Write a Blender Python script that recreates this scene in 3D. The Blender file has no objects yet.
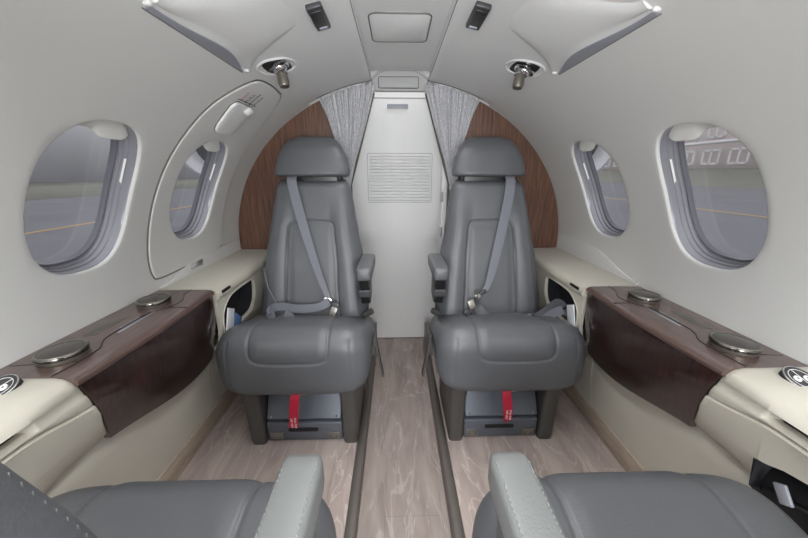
import bpy, bmesh, math, random
from mathutils import Vector, Matrix
random.seed(7)
PI = math.pi
sc = bpy.context.scene
COL = sc.collection

# ------------------------------------------------------------------ materials
def s2l(c): return tuple(((v/255)/12.92 if v/255 <= .04045 else ((v/255+.055)/1.055)**2.4) for v in c)
def base_mat(name):
    m = bpy.data.materials.new(name); m.use_nodes = True
    return m, m.node_tree, m.node_tree.nodes['Principled BSDF']
def nd(nt, t, **kw):
    n = nt.nodes.new(t)
    for k, v in kw.items(): setattr(n, k, v)
    return n
def mat(name, rgb, rough=.5, metal=0, bump=0, bscale=200, coat=0, var=0, vscale=6, spec=None, stretch=(1, 1, 1)):
    m, nt, p = base_mat(name)
    c = s2l(rgb)
    p.inputs['Base Color'].default_value = (*c, 1)
    p.inputs['Roughness'].default_value = rough
    p.inputs['Metallic'].default_value = metal
    p.inputs['Coat Weight'].default_value = coat
    if spec is not None: p.inputs['Specular IOR Level'].default_value = spec
    tc = nd(nt, 'ShaderNodeTexCoord'); mp = nd(nt, 'ShaderNodeMapping')
    mp.inputs['Scale'].default_value = stretch
    nt.links.new(tc.outputs['Object'], mp.inputs['Vector'])
    if var:
        n = nd(nt, 'ShaderNodeTexNoise'); n.inputs['Scale'].default_value = vscale; n.inputs['Detail'].default_value = 5
        nt.links.new(mp.outputs[0], n.inputs['Vector'])
        r = nd(nt, 'ShaderNodeValToRGB')
        r.color_ramp.elements[0].position = .3; r.color_ramp.elements[1].position = .7
        r.color_ramp.elements[0].color = (*[v*(1-var) for v in c], 1)
        r.color_ramp.elements[1].color = (*[min(1, v*(1+var)) for v in c], 1)
        nt.links.new(n.outputs['Fac'], r.inputs[0]); nt.links.new(r.outputs[0], p.inputs['Base Color'])
    if bump:
        n = nd(nt, 'ShaderNodeTexNoise'); n.inputs['Scale'].default_value = bscale; n.inputs['Detail'].default_value = 3
        nt.links.new(mp.outputs[0], n.inputs['Vector'])
        b = nd(nt, 'ShaderNodeBump'); b.inputs['Strength'].default_value = bump; b.inputs['Distance'].default_value = .002
        nt.links.new(n.outputs['Fac'], b.inputs['Height']); nt.links.new(b.outputs[0], p.inputs['Normal'])
    return m
def mat_wood(name, dark, light, scale, rough=.35, coat=0, coat_rough=.05):
    m, nt, p = base_mat(name)
    tc = nd(nt, 'ShaderNodeTexCoord'); mp = nd(nt, 'ShaderNodeMapping'); mp.inputs['Scale'].default_value = scale
    nt.links.new(tc.outputs['Object'], mp.inputs['Vector'])
    n = nd(nt, 'ShaderNodeTexNoise'); n.inputs['Scale'].default_value = 6; n.inputs['Detail'].default_value = 7; n.inputs['Roughness'].default_value = .65
    nt.links.new(mp.outputs[0], n.inputs['Vector'])
    r = nd(nt, 'ShaderNodeValToRGB')
    r.color_ramp.elements[0].position = .36; r.color_ramp.elements[0].color = (*s2l(dark), 1)
    r.color_ramp.elements[1].position = .64; r.color_ramp.elements[1].color = (*s2l(light), 1)
    nt.links.new(n.outputs['Fac'], r.inputs[0]); nt.links.new(r.outputs[0], p.inputs['Base Color'])
    p.inputs['Roughness'].default_value = rough; p.inputs['Coat Weight'].default_value = coat; p.inputs['Coat Roughness'].default_value = coat_rough
    return m
def mat_floor(name, k=1.0):
    m, nt, p = base_mat(name)
    tc = nd(nt, 'ShaderNodeTexCoord'); mp = nd(nt, 'ShaderNodeMapping'); mp.inputs['Scale'].default_value = (7, 1.6, 1)
    nt.links.new(tc.outputs['Object'], mp.inputs['Vector'])
    n1 = nd(nt, 'ShaderNodeTexNoise'); n1.inputs['Scale'].default_value = 2.5; n1.inputs['Detail'].default_value = 8; n1.inputs['Roughness'].default_value = .6; n1.inputs['Distortion'].default_value = .6
    nt.links.new(mp.outputs[0], n1.inputs['Vector'])
    r = nd(nt, 'ShaderNodeValToRGB')
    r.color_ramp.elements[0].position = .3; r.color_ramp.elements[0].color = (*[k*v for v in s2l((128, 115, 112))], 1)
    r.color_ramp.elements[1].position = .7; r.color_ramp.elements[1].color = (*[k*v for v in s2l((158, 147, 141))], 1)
    nt.links.new(n1.outputs['Fac'], r.inputs[0])
    n2 = nd(nt, 'ShaderNodeTexNoise'); n2.inputs['Scale'].default_value = 1.3; n2.inputs['Detail'].default_value = 4; n2.inputs['Distortion'].default_value = 1.6
    nt.links.new(mp.outputs[0], n2.inputs['Vector'])
    r2 = nd(nt, 'ShaderNodeValToRGB'); e = r2.color_ramp.elements
    e[0].position = .485; e[0].color = (0, 0, 0, 1); e[1].position = .5; e[1].color = (1, 1, 1, 1)
    x = e.new(.515); x.color = (0, 0, 0, 1)
    nt.links.new(n2.outputs['Fac'], r2.inputs[0])
    mx = nd(nt, 'ShaderNodeMix', data_type='RGBA')
    ml = nd(nt, 'ShaderNodeMath', operation='MULTIPLY'); ml.inputs[1].default_value = .45
    nt.links.new(r2.outputs[0], ml.inputs[0]); nt.links.new(ml.outputs[0], mx.inputs['Factor'])
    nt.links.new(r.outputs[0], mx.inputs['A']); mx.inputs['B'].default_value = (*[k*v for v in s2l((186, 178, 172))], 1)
    # plank joints running fore and aft, with staggered cross joints
    br = nd(nt, 'ShaderNodeTexBrick'); mp2 = nd(nt, 'ShaderNodeMapping'); mp2.inputs['Rotation'].default_value = (0, 0, PI/2)
    mp2.inputs['Location'].default_value = (.23, .06, 0)
    nt.links.new(tc.outputs['Object'], mp2.inputs['Vector']); nt.links.new(mp2.outputs[0], br.inputs['Vector'])
    br.inputs['Scale'].default_value = 1; br.inputs['Brick Width'].default_value = .9; br.inputs['Row Height'].default_value = .17
    br.inputs['Mortar Size'].default_value = .0012; br.inputs['Color1'].default_value = (1, 1, 1, 1); br.inputs['Color2'].default_value = (.95, .95, .95, 1); br.inputs['Mortar'].default_value = (.82, .82, .82, 1)
    m2 = nd(nt, 'ShaderNodeMix', data_type='RGBA', blend_type='MULTIPLY'); m2.inputs['Factor'].default_value = 1
    nt.links.new(mx.outputs['Result'], m2.inputs['A']); nt.links.new(br.outputs['Color'], m2.inputs['B'])
    nt.links.new(m2.outputs['Result'], p.inputs['Base Color'])
    b = nd(nt, 'ShaderNodeBump'); b.inputs['Strength'].default_value = .25; b.inputs['Distance'].default_value = .002
    nt.links.new(n1.outputs['Fac'], b.inputs['Height']); nt.links.new(b.outputs[0], p.inputs['Normal'])
    p.inputs['Roughness'].default_value = .55
    return m
def mat_curtain():
    m, nt, p = base_mat('curtain_weave')
    tc = nd(nt, 'ShaderNodeTexCoord'); mp = nd(nt, 'ShaderNodeMapping'); mp.inputs['Scale'].default_value = (420, 420, 120)
    nt.links.new(tc.outputs['Object'], mp.inputs['Vector'])
    n = nd(nt, 'ShaderNodeTexNoise'); n.inputs['Scale'].default_value = 1; n.inputs['Detail'].default_value = 4
    nt.links.new(mp.outputs[0], n.inputs['Vector'])
    r = nd(nt, 'ShaderNodeValToRGB')
    r.color_ramp.elements[0].position = .35; r.color_ramp.elements[0].color = (*s2l((150, 150, 155)), 1)
    r.color_ramp.elements[1].position = .65; r.color_ramp.elements[1].color = (*s2l((206, 206, 210)), 1)
    nt.links.new(n.outputs['Fac'], r.inputs[0]); nt.links.new(r.outputs[0], p.inputs['Base Color'])
    p.inputs['Roughness'].default_value = .75; p.inputs['Sheen Weight'].default_value = .3
    return m
def mat_glass():
    m = bpy.data.materials.new('acrylic_pane'); m.use_nodes = True; nt = m.node_tree; nt.nodes.clear()
    out = nd(nt, 'ShaderNodeOutputMaterial'); tr = nd(nt, 'ShaderNodeBsdfTransparent'); tr.inputs[0].default_value = (.86, .86, .88, 1)
    gl = nd(nt, 'ShaderNodeBsdfGlossy'); gl.inputs['Roughness'].default_value = .03
    df = nd(nt, 'ShaderNodeBsdfDiffuse'); df.inputs[0].default_value = (.7, .7, .73, 1)
    m1 = nd(nt, 'ShaderNodeMixShader'); m1.inputs[0].default_value = .07
    nt.links.new(tr.outputs[0], m1.inputs[1]); nt.links.new(gl.outputs[0], m1.inputs[2])
    m2 = nd(nt, 'ShaderNodeMixShader'); m2.inputs[0].default_value = .15  # diffuse share lays a grey haze veil over the view outside
    nt.links.new(m1.outputs[0], m2.inputs[1]); nt.links.new(df.outputs[0], m2.inputs[2]); nt.links.new(m2.outputs[0], out.inputs[0])
    return m

M = {}
M['cream'] = mat('cabin_lining', (211, 211, 209), .6, bump=.12, bscale=420)
M['ceil'] = mat('ceiling_lining', (212, 212, 212), .6, bump=.15, bscale=420, stretch=(.4, 2, 1))
M['cream_leather'] = mat('cream_vinyl', (206, 202, 190), .5, bump=.15, bscale=500)
M['white'] = mat('white_laminate', (226, 226, 226), .45)
M['header'] = mat('grey_white_header', (170, 170, 170), .5)
M['leather'] = mat('grey_leather', (87, 89, 93), .40, bump=.22, bscale=380, var=.05, vscale=9)
M['leather_light'] = mat('pale_grey_leather', (106, 109, 109), .45, bump=.2, bscale=380)
M['stitch'] = mat('grey_thread', (124, 126, 126), .6)
M['belt'] = mat('grey_webbing', (108, 110, 119), .6, bump=.3, bscale=900)
M['belt_dark'] = mat('dark_webbing', (78, 80, 86), .6, bump=.3, bscale=900)
M['base'] = mat('seat_frame_metal', (84, 82, 80), .42, metal=.35)
M['drawer'] = mat('blue_grey_metal', (98, 103, 112), .45, metal=.3)
M['black'] = mat('black_plastic', (22, 22, 24), .4)
M['dark'] = mat('charcoal_plastic', (52, 52, 56), .4)
M['void'] = mat('dark_liner', (40, 41, 46), .9)
M['chrome'] = mat('chrome', (215, 215, 218), .12, metal=1)
M['pewter'] = mat('pewter_lid', (126, 122, 114), .35, metal=.7)
M['darkchrome'] = mat('dark_chrome', (120, 116, 112), .18, metal=1)
M['latchm'] = mat('satin_steel', (140, 137, 132), .38, metal=.8)
M['red'] = mat('red_ribbon', (178, 22, 56), .6)
M['whitep'] = mat('white_print', (240, 238, 238), .6)
M['blackp'] = mat('dark_print', (60, 58, 66), .6)
M['redp'] = mat('red_print', (190, 120, 125), .6)
M['seam'] = mat('seam_dark', (70, 68, 64), .7)
M['seal'] = mat('rubber_seal', (96, 94, 90), .6)
M['liner'] = mat('grey_window_liner', (146, 146, 153), .28, metal=.25)
M['gasket'] = mat('dark_gasket', (104, 104, 112), .4)
M['shade'] = mat('window_shade', (240, 240, 236), .4)
M['lens'] = mat('grey_lens', (150, 153, 162), .35)
M['rail'] = mat('dark_edge_trim', (116, 111, 106), .5, metal=.2)
M['jamb'] = mat('dark_door_jamb', (84, 82, 72), .5)
M['plank'] = mat_wood('brown_skirting', (166, 149, 134), (192, 177, 162), (14, 2, 14), .6)
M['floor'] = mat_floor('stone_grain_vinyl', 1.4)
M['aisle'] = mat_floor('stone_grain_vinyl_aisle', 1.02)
M['bulk'] = mat_wood('brown_wood_veneer', (66, 41, 30), (112, 76, 56), (22, 22, 1.2), .4, .3)
M['gloss'] = mat_wood('dark_gloss_veneer', (32, 20, 19), (60, 38, 33), (26, 26, 1.5), .3, 1.0, .05)
M['glosstop'] = mat_wood('veneer_top_sheen', (82, 63, 58), (108, 86, 80), (26, 1.5, 26), .35, .8, .12)  # same dark veneer, with the bright ceiling's reflection put into its colour
M['curtain'] = mat_curtain()
M['glass'] = mat_glass()
M['paper'] = mat('white_paper', (222, 226, 232), .6)
M['blue'] = mat('blue_card', (88, 120, 170), .6)
M['tarmac'] = mat('tarmac', (112, 112, 118), .9, var=.12, vscale=.4)
M['grass'] = mat('dull_grass', (122, 123, 112), .95, var=.1, vscale=.2)
M['yellow'] = mat('yellow_paint', (196, 160, 96), .8)
M['linew'] = mat('white_paint', (200, 200, 200), .8)
M['brick'] = mat('hazed_brick', (212, 200, 198), .9)  # outdoor haze is put into the brick colour
M['fogwall'] = mat('fog_grey', (205, 206, 210), .9, var=.06, vscale=.05)  # grey of the fog as a wall colour, for the left backdrop
M['winw'] = mat('white_window_frame', (238, 238, 240), .7)
M['wing'] = mat('white_aircraft_paint', (214, 215, 218), .35)
M['tan'] = mat('tan_webbing', (160, 150, 140), .7)

# ------------------------------------------------------------------ mesh helpers
def link(name, me, m=None, parent=None, smooth=True):
    o = bpy.data.objects.new(name, me); COL.objects.link(o)
    if m is not None: me.materials.append(m)
    if parent is not None: o.parent = parent
    for f in me.polygons: f.use_smooth = smooth
    return o
def finish(name, bm, m, parent=None, smooth=True, auto=True, ang=40):
    bmesh.ops.remove_doubles(bm, verts=bm.verts, dist=1e-5)
    bmesh.ops.recalc_face_normals(bm, faces=bm.faces)
    me = bpy.data.meshes.new(name)
    if auto and smooth:
        lim = math.radians(ang)
        for e in bm.edges:
            e.smooth = not (len(e.link_faces) == 2 and e.calc_face_angle(0) > lim)
    bm.to_mesh(me); bm.free()
    return link(name, me, m, parent, smooth)
def add_loft(bm, rings, closed=True, caps=True, wrap=False):
    vs = [[bm.verts.new(p) for p in r] for r in rings]
    n = len(rings[0]); R = len(rings)
    for i in range(R if wrap else R-1):
        a, b = vs[i], vs[(i+1) % R]
        for j in range(n if closed else n-1):
            k = (j+1) % n
            bm.faces.new((a[j], a[k], b[k], b[j]))
    if caps and closed and not wrap:
        bm.faces.new(vs[0][::-1]); bm.faces.new(vs[-1])
    return vs
def loft(name, rings, m, parent=None, closed=True, caps=True, wrap=False, ang=40):
    bm = bmesh.new(); add_loft(bm, rings, closed, caps, wrap)
    return finish(name, bm, m, parent, ang=ang)
def add_box(bm, c, s, bev=0, rot=None, seg=2):
    r = bmesh.ops.create_cube(bm, size=1)
    vs = r['verts']
    bmesh.ops.scale(bm, vec=Vector(s), verts=vs)
    if bev:
        es = list({e for v in vs for e in v.link_edges})
        rr = bmesh.ops.bevel(bm, geom=es, offset=bev, segments=seg, affect='EDGES', profile=.5)
        vs = list({v for f in rr['faces'] for v in f.verts} | {v for v in vs if v.is_valid})
    mt = Matrix.Translation(Vector(c)) @ (rot.to_4x4() if rot else Matrix.Identity(4))
    bmesh.ops.transform(bm, matrix=mt, verts=vs)
def box(name, c, s, m, parent=None, bev=0, rot=None, seg=2):
    bm = bmesh.new(); add_box(bm, c, s, bev, rot, seg)
    return finish(name, bm, m, parent, ang=50)
def prism(name, poly, axis, a, b, m, parent=None, bev=0):
    """poly: 2D outline; axis 0/1/2 = direction of extrusion from a to b; other two axes in order"""
    def P(q, t):
        l = [0, 0, 0]; o = [i for i in range(3) if i != axis]; l[o[0]] = q[0]; l[o[1]] = q[1]; l[axis] = t; return l
    bm = bmesh.new()
    va = [bm.verts.new(P(q, a)) for q in poly]; vb = [bm.verts.new(P(q, b)) for q in poly]
    n = len(poly)
    fa = bm.faces.new(va); fb = bm.faces.new(vb[::-1])
    for i in range(n): bm.faces.new((va[i], vb[i], vb[(i+1) % n], va[(i+1) % n]))
    bmesh.ops.recalc_face_normals(bm, faces=bm.faces)
    if bev:
        es = [e for f in bm.faces if len(f.verts) == n and n > 4 or f in (fa, fb) for e in f.edges]
        bmesh.ops.bevel(bm, geom=list(set(es)), offset=bev, segments=2, affect='EDGES', profile=.5)
    return finish(name, bm, m, parent, ang=35)
def smooth_pts(pts, n=6):
    pts = [Vector(p) for p in pts]; out = []
    for i in range(len(pts)-1):
        p0 = pts[max(i-1, 0)]; p1 = pts[i]; p2 = pts[i+1]; p3 = pts[min(i+2, len(pts)-1)]
        for k in range(n):
            t = k/n
            out.append(.5*((2*p1)+(p2-p0)*t+(2*p0-5*p1+4*p2-p3)*t*t+(3*p1-p0-3*p2+p3)*t**3))
    out.append(pts[-1]); return out
def add_tube(bm, pts, r, n=8, closed=False):
    pts = [Vector(p) for p in pts]; rings = []; N = len(pts); up = Vector((.13, .27, .95)).normalized()
    for i, p in enumerate(pts):
        if closed: t = pts[(i+1) % N]-pts[i-1]
        else: t = pts[min(i+1, N-1)]-pts[max(i-1, 0)]
        t.normalize(); u = t.cross(up)
        if u.length < 1e-3: u = t.cross(Vector((1, 0, 0)))
        u.normalize(); v = t.cross(u)
        rings.append([p+r*(math.cos(2*PI*k/n)*u+math.sin(2*PI*k/n)*v) for k in range(n)])
    add_loft(bm, rings, True, not closed, wrap=closed)
def tube(name, pts, r, m, parent=None, closed=False, n=8):
    bm = bmesh.new(); add_tube(bm, pts, r, n, closed)
    return finish(name, bm, m, parent, ang=60)
def ribbon(name, pts, sides, w, th, m, parent=None):
    """flat strap: sides = width direction(s)"""
    pts = [Vector(p) for p in pts]; rings = []
    for i, p in enumerate(pts):
        t = (pts[min(i+1, len(pts)-1)]-pts[max(i-1, 0)]).normalized()
        s = Vector(sides[i] if isinstance(sides, list) else sides); s = (s-t*s.dot(t)).normalized(); nn = t.cross(s).normalized()
        ww = w[i] if isinstance(w, list) else w
        rings.append([p+s*ww/2-nn*th/2, p+s*ww/2+nn*th/2, p-s*ww/2+nn*th/2, p-s*ww/2-nn*th/2])
    return loft(name, rings, m, parent)
def add_lathe(bm, prof, mt, n=28, sx=1, sy=1):
    rings = [[mt @ Vector((sx*r*math.cos(2*PI*k/n), sy*r*math.sin(2*PI*k/n), h)) for k in range(n)] for r, h in prof]
    add_loft(bm, rings, True, True)
def lathe(name, prof, mt, m, parent=None, n=28, sx=1, sy=1):
    bm = bmesh.new(); add_lathe(bm, prof, mt, n, sx, sy)
    return finish(name, bm, m, parent, ang=45)
def frame(loc, z, x):
    z = Vector(z).normalized(); x = Vector(x); x = (x-z*x.dot(z)).normalized(); y = z.cross(x)
    return Matrix.Translation(Vector(loc)) @ Matrix((x, y, z)).transposed().to_4x4()
def text(name, body, size, mt, m, parent=None):
    c = bpy.data.curves.new(name, 'FONT'); c.body = body; c.size = size; c.align_x = 'CENTER'; c.align_y = 'CENTER'; c.extrude = .0002
    t = bpy.data.objects.new(name, c); COL.objects.link(t)
    dg = bpy.context.evaluated_depsgraph_get(); me = bpy.data.meshes.new_from_object(t.evaluated_get(dg))
    bpy.data.objects.remove(t); me.transform(mt)
    return link(name, me, m, parent, False)
def cut(o, cutter):
    if o.parent is not None: cutter.location = o.parent.location
    md = o.modifiers.new('b', 'BOOLEAN'); md.object = cutter; md.operation = 'DIFFERENCE'; md.solver = 'EXACT'
    bpy.context.view_layer.update()
    dg = bpy.context.evaluated_depsgraph_get(); me = bpy.data.meshes.new_from_object(o.evaluated_get(dg))
    o.modifiers.clear(); o.data = me; bpy.data.objects.remove(cutter)
def thing(name, label, cat, loc=(0, 0, 0), rotz=0, group=None):
    o = bpy.data.objects.new(name, None); COL.objects.link(o); o.location = loc; o.rotation_euler = (0, 0, rotz)
    o.empty_display_size = .05
    return tag(o, label, cat, group)
def tag(o, label, cat, group=None):
    o['label'] = label; o['category'] = cat
    if group: o['group'] = group
    return o
def struct(o): o['kind'] = 'structure'; return o
def sstep(a, b, x):
    t = min(1, max(0, (x-a)/(b-a))); return t*t*(3-2*t)

# ------------------------------------------------------------------ fuselage lining (ellipse tube)
EA, EB, EZ = .80, .72, .58
def S(side, phi, Y, o=0):
    f = math.radians(phi); c, s = math.cos(f), math.sin(f)
    nx, nz = c/EA, s/EB; l = math.hypot(nx, nz)
    return Vector((side*(EA*c+o*nx/l), Y, EZ+EB*s+o*nz/l))
def SN(side, phi):
    f = math.radians(phi); v = Vector((side*math.cos(f)/EA, 0, math.sin(f)/EB)); return v.normalized()   # outward
WY, WP, WN = .1275, 14.8, 2.6
def wpt(cy, th, k=1.0):
    c, s = math.cos(th), math.sin(th)
    return (cy+WY*k*math.copysign(abs(c)**(2/WN), c), 23.1+WP*k*math.copysign(abs(s)**(2/WN), s))
CY1, CY2 = .766, 1.179
Y0 = -.95; YE = 1.56
def yline(a, b, n): return [a+(b-a)*i/n for i in range(n+1)]
P1 = (.553, .973); P2 = (.973, 1.377)
PLO, PHI = 3, 44
def perimeter(cy, ya, yb, nY=14):
    ys = yline(ya, yb, nY); ps = list(range(PLO, PHI+1))
    out = [(y, PLO) for y in ys] + [(yb, p) for p in ps[1:]] + [(y, PHI) for y in ys[::-1][1:]] + [(ya, p) for p in ps[::-1][1:-1]]
    return out
def ang_of(q, cy):
    x = (q[0]-cy)/WY; y = (q[1]-23.1)/WP
    # parameter of the superellipse point in this direction
    return math.atan2(math.copysign(abs(y)**(WN/2), y), math.copysign(abs(x)**(WN/2), x))
LIP = [(1.03, 0), (1.013, .0007), (1.004, .0028), (1.0, .006), (1.0, .009)]
def radial(bm, side, cy, outer, lip=True, o0=0):
    ths = [ang_of(q, cy) for q in outer]
    rings = []
    MM = 7
    for i in range(MM+1):
        t = i/MM; r = []
        for q, th in zip(outer, ths):
            w = wpt(cy, th, 1.03); r.append(S(side, q[1]+(w[1]-q[1])*t, q[0]+(w[0]-q[0])*t, o0))
        rings.append(r)
    if lip:
        for k, o in LIP[1:]:
            rings.append([S(side, *wpt(cy, th, k)[::-1], o0+o) for th in ths])
    add_loft(bm, rings, True, False)
def wall(side, name):
    bm = bmesh.new()
    def grid(ys, ps):
        add_loft(bm, [[S(side, p, y) for p in ps] for y in ys], False, False)
    yb = yline(Y0, P1[0], 30); ye = yline(P2[1], YE, 6)
    allp = [-3, -1, 1] + list(range(PLO, 61))
    grid(yb, allp); grid(ye, allp)
    for (a, b) in (P1, P2):
        ys = yline(a, b, 14); grid(ys, [-3, -1, 1, 3]); grid(ys, list(range(PHI, 61)))
    for cy, (a, b) in ((CY1, P1), (CY2, P2)):
        radial(bm, side, cy, perimeter(cy, a, b), lip=True)
    o = finish(name, bm, M['cream'], auto=False)
    # lower side wall as part of the same surface object
    return struct(o)
wall_left = wall(-1, 'wall_left'); wall_right = wall(1, 'wall_right')

def lower_wall(side, parent):
    A = [(.80, .543), (.705, .50), (.692, .36), (.687, .31), (.6955, .25), (.709, .13), (.719, .05)]
    B = [(.80, .52), (.72, .50), (.712, .36), (.712, .28), (.715, .20), (.718, .12), (.72, .05)]
    rings = []
    for y in yline(Y0, .96, 12)+[.98, 1.0, 1.01, 1.025, 1.04, 1.05]+yline(1.08, YE, 5):
        t = sstep(1.0, 1.05, y); r = [Vector((side*(a[0]+(b[0]-a[0])*t), y, a[1]+(b[1]-a[1])*t)) for a, b in zip(A, B)]
        rings.append(smooth_pts(r, 4))
    return loft('side_panel', rings, M['cream_leather'], parent, False, False)
for sd, w in ((-1, wall_left), (1, wall_right)): lower_wall(sd, w)

# hatch on the left
hl = [(1.271, 57.3), (1.18, 57.8), (1.10, 57.4), (1.066, 55.9), (1.035, 51.4), (1.012, 46.5), (.999, 40), (.986, 31), (.977, 21), (.969, 11), (.967, 5.5), (.975, 1.8), (1.0, .6),
      (1.1, .6), (1.2, 1.0), (1.3, 1.6), (1.375, 2.2), (1.395, 4.0), (1.407, 13.7), (1.411, 22.9), (1.409, 33), (1.40, 40), (1.377, 47.5), (1.35, 52), (1.31, 55.5)]
hp = [Vector((y, p/60, 0)) for y, p in hl]; hp = smooth_pts(hp+[hp[0]], 5)[:-1]
hout = [(v.x, v.y*60) for v in hp]
bm = bmesh.new()
ths = [ang_of(q, CY2) for q in hout]
rings = []
ctr = (1.19, 28)
def shr(q, k): return (ctr[0]+(q[0]-ctr[0])*k, ctr[1]+(q[1]-ctr[1])*k)
rings.append([S(-1, q[1], q[0], .004) for q in hout]); rings.append([S(-1, q[1], q[0], -.003) for q in hout])
rings.append([S(-1, *shr(q, .992)[::-1], -.0055) for q in hout])
q2 = [shr(q, .982) for q in hout]
for i in range(13):
    t = i/12; rings.append([S(-1, q[1]+(wpt(CY2, th, 1.03)[1]-q[1])*t, q[0]+(wpt(CY2, th, 1.03)[0]-q[0])*t, -.006) for q, th in zip(q2, ths)])
for k, o in LIP[1:]: rings.append([S(-1, *wpt(CY2, th, k*.997)[::-1], -.006+o) for th in ths])
add_loft(bm, rings, True, False)
hatch = struct(finish('door_1', bm, M['cream'], auto=False))
hatch['label'] = 'cream emergency exit hatch around the rear left window'
tube('seal', [S(-1, *shr(q, 1.004)[::-1], -.001) for q in hout], .0026, M['seal'], hatch, True)
# handle cover on hatch
def patch(name, side, corners, o, m, parent, lift=.006, n=6, rnd=.25):
    """rounded quad pillow on the lining; corners (Y,phi) in order"""
    out = []
    c = [Vector((a, b/60)) for a, b in corners]
    for i in range(4):
        p, q, r = c[i-1], c[i], c[(i+1) % 4]
        a = q+(p-q)*rnd; b = q+(r-q)*rnd
        for k in range(n+1):
            t = k/n; out.append((1-t)**2*a+2*t*(1-t)*q+t*t*b)
    ce = sum(c, Vector((0, 0)))/4
    def ring(k, of): return [S(side, (ce+(v-ce)*k).y*60, (ce+(v-ce)*k).x, of) for v in out]
    bm = bmesh.new(); add_loft(bm, [ring(1, o+.003), ring(1, o-lift*.5), ring(.97, o-lift*.9), ring(.93, o-lift), ring(.5, o-lift), ring(.05, o-lift)], True, True)
    return finish(name, bm, m, parent, ang=60), out
hc, ho = patch('handle_cover', -1, [(1.098, 40.6), (1.075, 50.3), (1.205, 50.2), (1.218, 40.8)], -.006, M['white'], hatch, .009)
tube('handle_gap', [S(-1, v.y*60, v.x, -.0065) for v in ho], .002, M['seal'], hatch, True)
mt = frame(S(-1, 49.2, 1.175, -.017), -SN(-1, 49), (0, 1, 0))
lathe('handle_knob', [(.0, -.004), (.022, -.004), (.021, .004), (.014, .009), (0, .010)], mt, M['white'], hc, sy=.7)
for i, (tx, mm, dy, sz) in enumerate((('EXIT', 'redp', -.042, .017), ('PULL', 'blackp', -.010, .020), ('DOWN', 'blackp', .018, .018), ('HANDLE', 'blackp', .045, .013))):
    yy = 1.145+dy; ph = 52.3
    mt = frame(S(-1, ph, yy, -.0072), -SN(-1, ph), Vector((0, 0, 1)))
    text('placard_text', tx, sz, mt, M[mm], hatch)
# placard plate lower edge
tube('placard_edge', [S(-1, 50.9, 1.085, -.0065), S(-1, 51.0, 1.205, -.0065)], .0013, M['blackp'], hatch)

# windows
def window(n, side, cy):
    N = 72; ths = [2*PI*i/N for i in range(N)]
    o0 = -.006 if (side < 0 and cy == CY2) else 0
    def R(k, o): return [S(side, *wpt(cy, th, k)[::-1], o+o0) for th in ths]
    bm = bmesh.new()
    prof = [(1.02, .009), (1.0, .0095), (.992, .011), (.990, .028), (.974, .030), (.972, .040), (.950, .042), (.948, .052), (.93, .054)]
    add_loft(bm, [R(*p) for p in prof], True, False)
    fr = struct(finish('window_%d' % n, bm, M['liner'], ang=35))
    bm = bmesh.new(); add_loft(bm, [R(.933, .053), (R(.929, .051)), R(.918, .052), R(.914, .056), R(.914, .066)], True, False)
    finish('gasket', bm, M['gasket'], fr, ang=40)
    # pane
    bm = bmesh.new(); rr = [R(k, .060) for k in (.925, .7, .45, .2, .03)]
    add_loft(bm, rr, True, False); bm.faces.new([bm.verts.new(p) for p in rr[-1]])
    finish('pane', bm, M['glass'], fr, ang=80)
    bm = bmesh.new(); add_loft(bm, [R(.96, .066), R(1.06, .03), R(1.12, .03)], True, False); finish('outer_seal', bm, M['gasket'], fr)
    # shade: rolled up at the top, scalloped pull lip
    rings = []
    NY = 28
    for i in range(NY+1):
        u = -1+2*i/NY; y = cy+WY*.985*u
        top = 23.1+WP*.985*(max(0, 1-abs(u)**WN))**(1/WN)
        b = math.exp(-((u-.36)/.36)**6)
        low = 34.9-1.3*b; low = min(low, top)
        o1 = .032-.010*b
        rings.append([S(side, top, y, .030+o0), S(side, (top+low)/2, y, .030-.006*b+o0), S(side, low+.25*(top > low+.5), y, o1+o0), S(side, low, y, o1+.003+o0), S(side, low+.2*(top > low+.5), y, .036+o0), S(side, top, y, .036+o0)])
    loft('shade', rings, M['shade'], fr, True, True)
    return fr
window(1, -1, CY1); window(2, -1, CY2); window(3, 1, CY2); window(4, 1, CY1)

# ceiling: side panels (60 deg up to the strip) and the recessed strip
bm = bmesh.new()
PS = 80.6
ph = yline(60, PS, 16)
for sd in (-1, 1):
    add_loft(bm, [[S(sd, p, y) for p in ph] + [S(sd, PS+.7, y, .004), S(sd, PS+.8, y, .02), S(sd, PS+.8, y, .07)] for y in yline(Y0, 1.53, 40)], False, False)
    # rounded aft edge of the side panels
    add_loft(bm, [[S(sd, p, y, o) for p in ph] for y, o in ((1.53, 0), (1.54, .002), (1.546, .008), (1.547, .02), (1.547, .06))], False, False)
ceil = struct(finish('ceiling', bm, M['ceil'], auto=True, ang=50))
bm = bmesh.new()
ZC = EZ+EB+.043
xs = yline(-.135, .135, 12)
add_loft(bm, [[Vector((x, y, ZC-.012*(x/.135)**2)) for x in xs] for y in yline(Y0, 1.545, 30)] + [[Vector((x, 1.55, ZC+.006)) for x in xs], [Vector((x, 1.55, ZC+.10)) for x in xs]], False, False)
finish('centre_strip', bm, M['ceil'], ceil)
for sd in (-1, 1): tube('strip_seam', [S(sd, PS+.6, y, .004) for y in yline(Y0, 1.53, 12)], .0012, M['jamb'], ceil)
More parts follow.
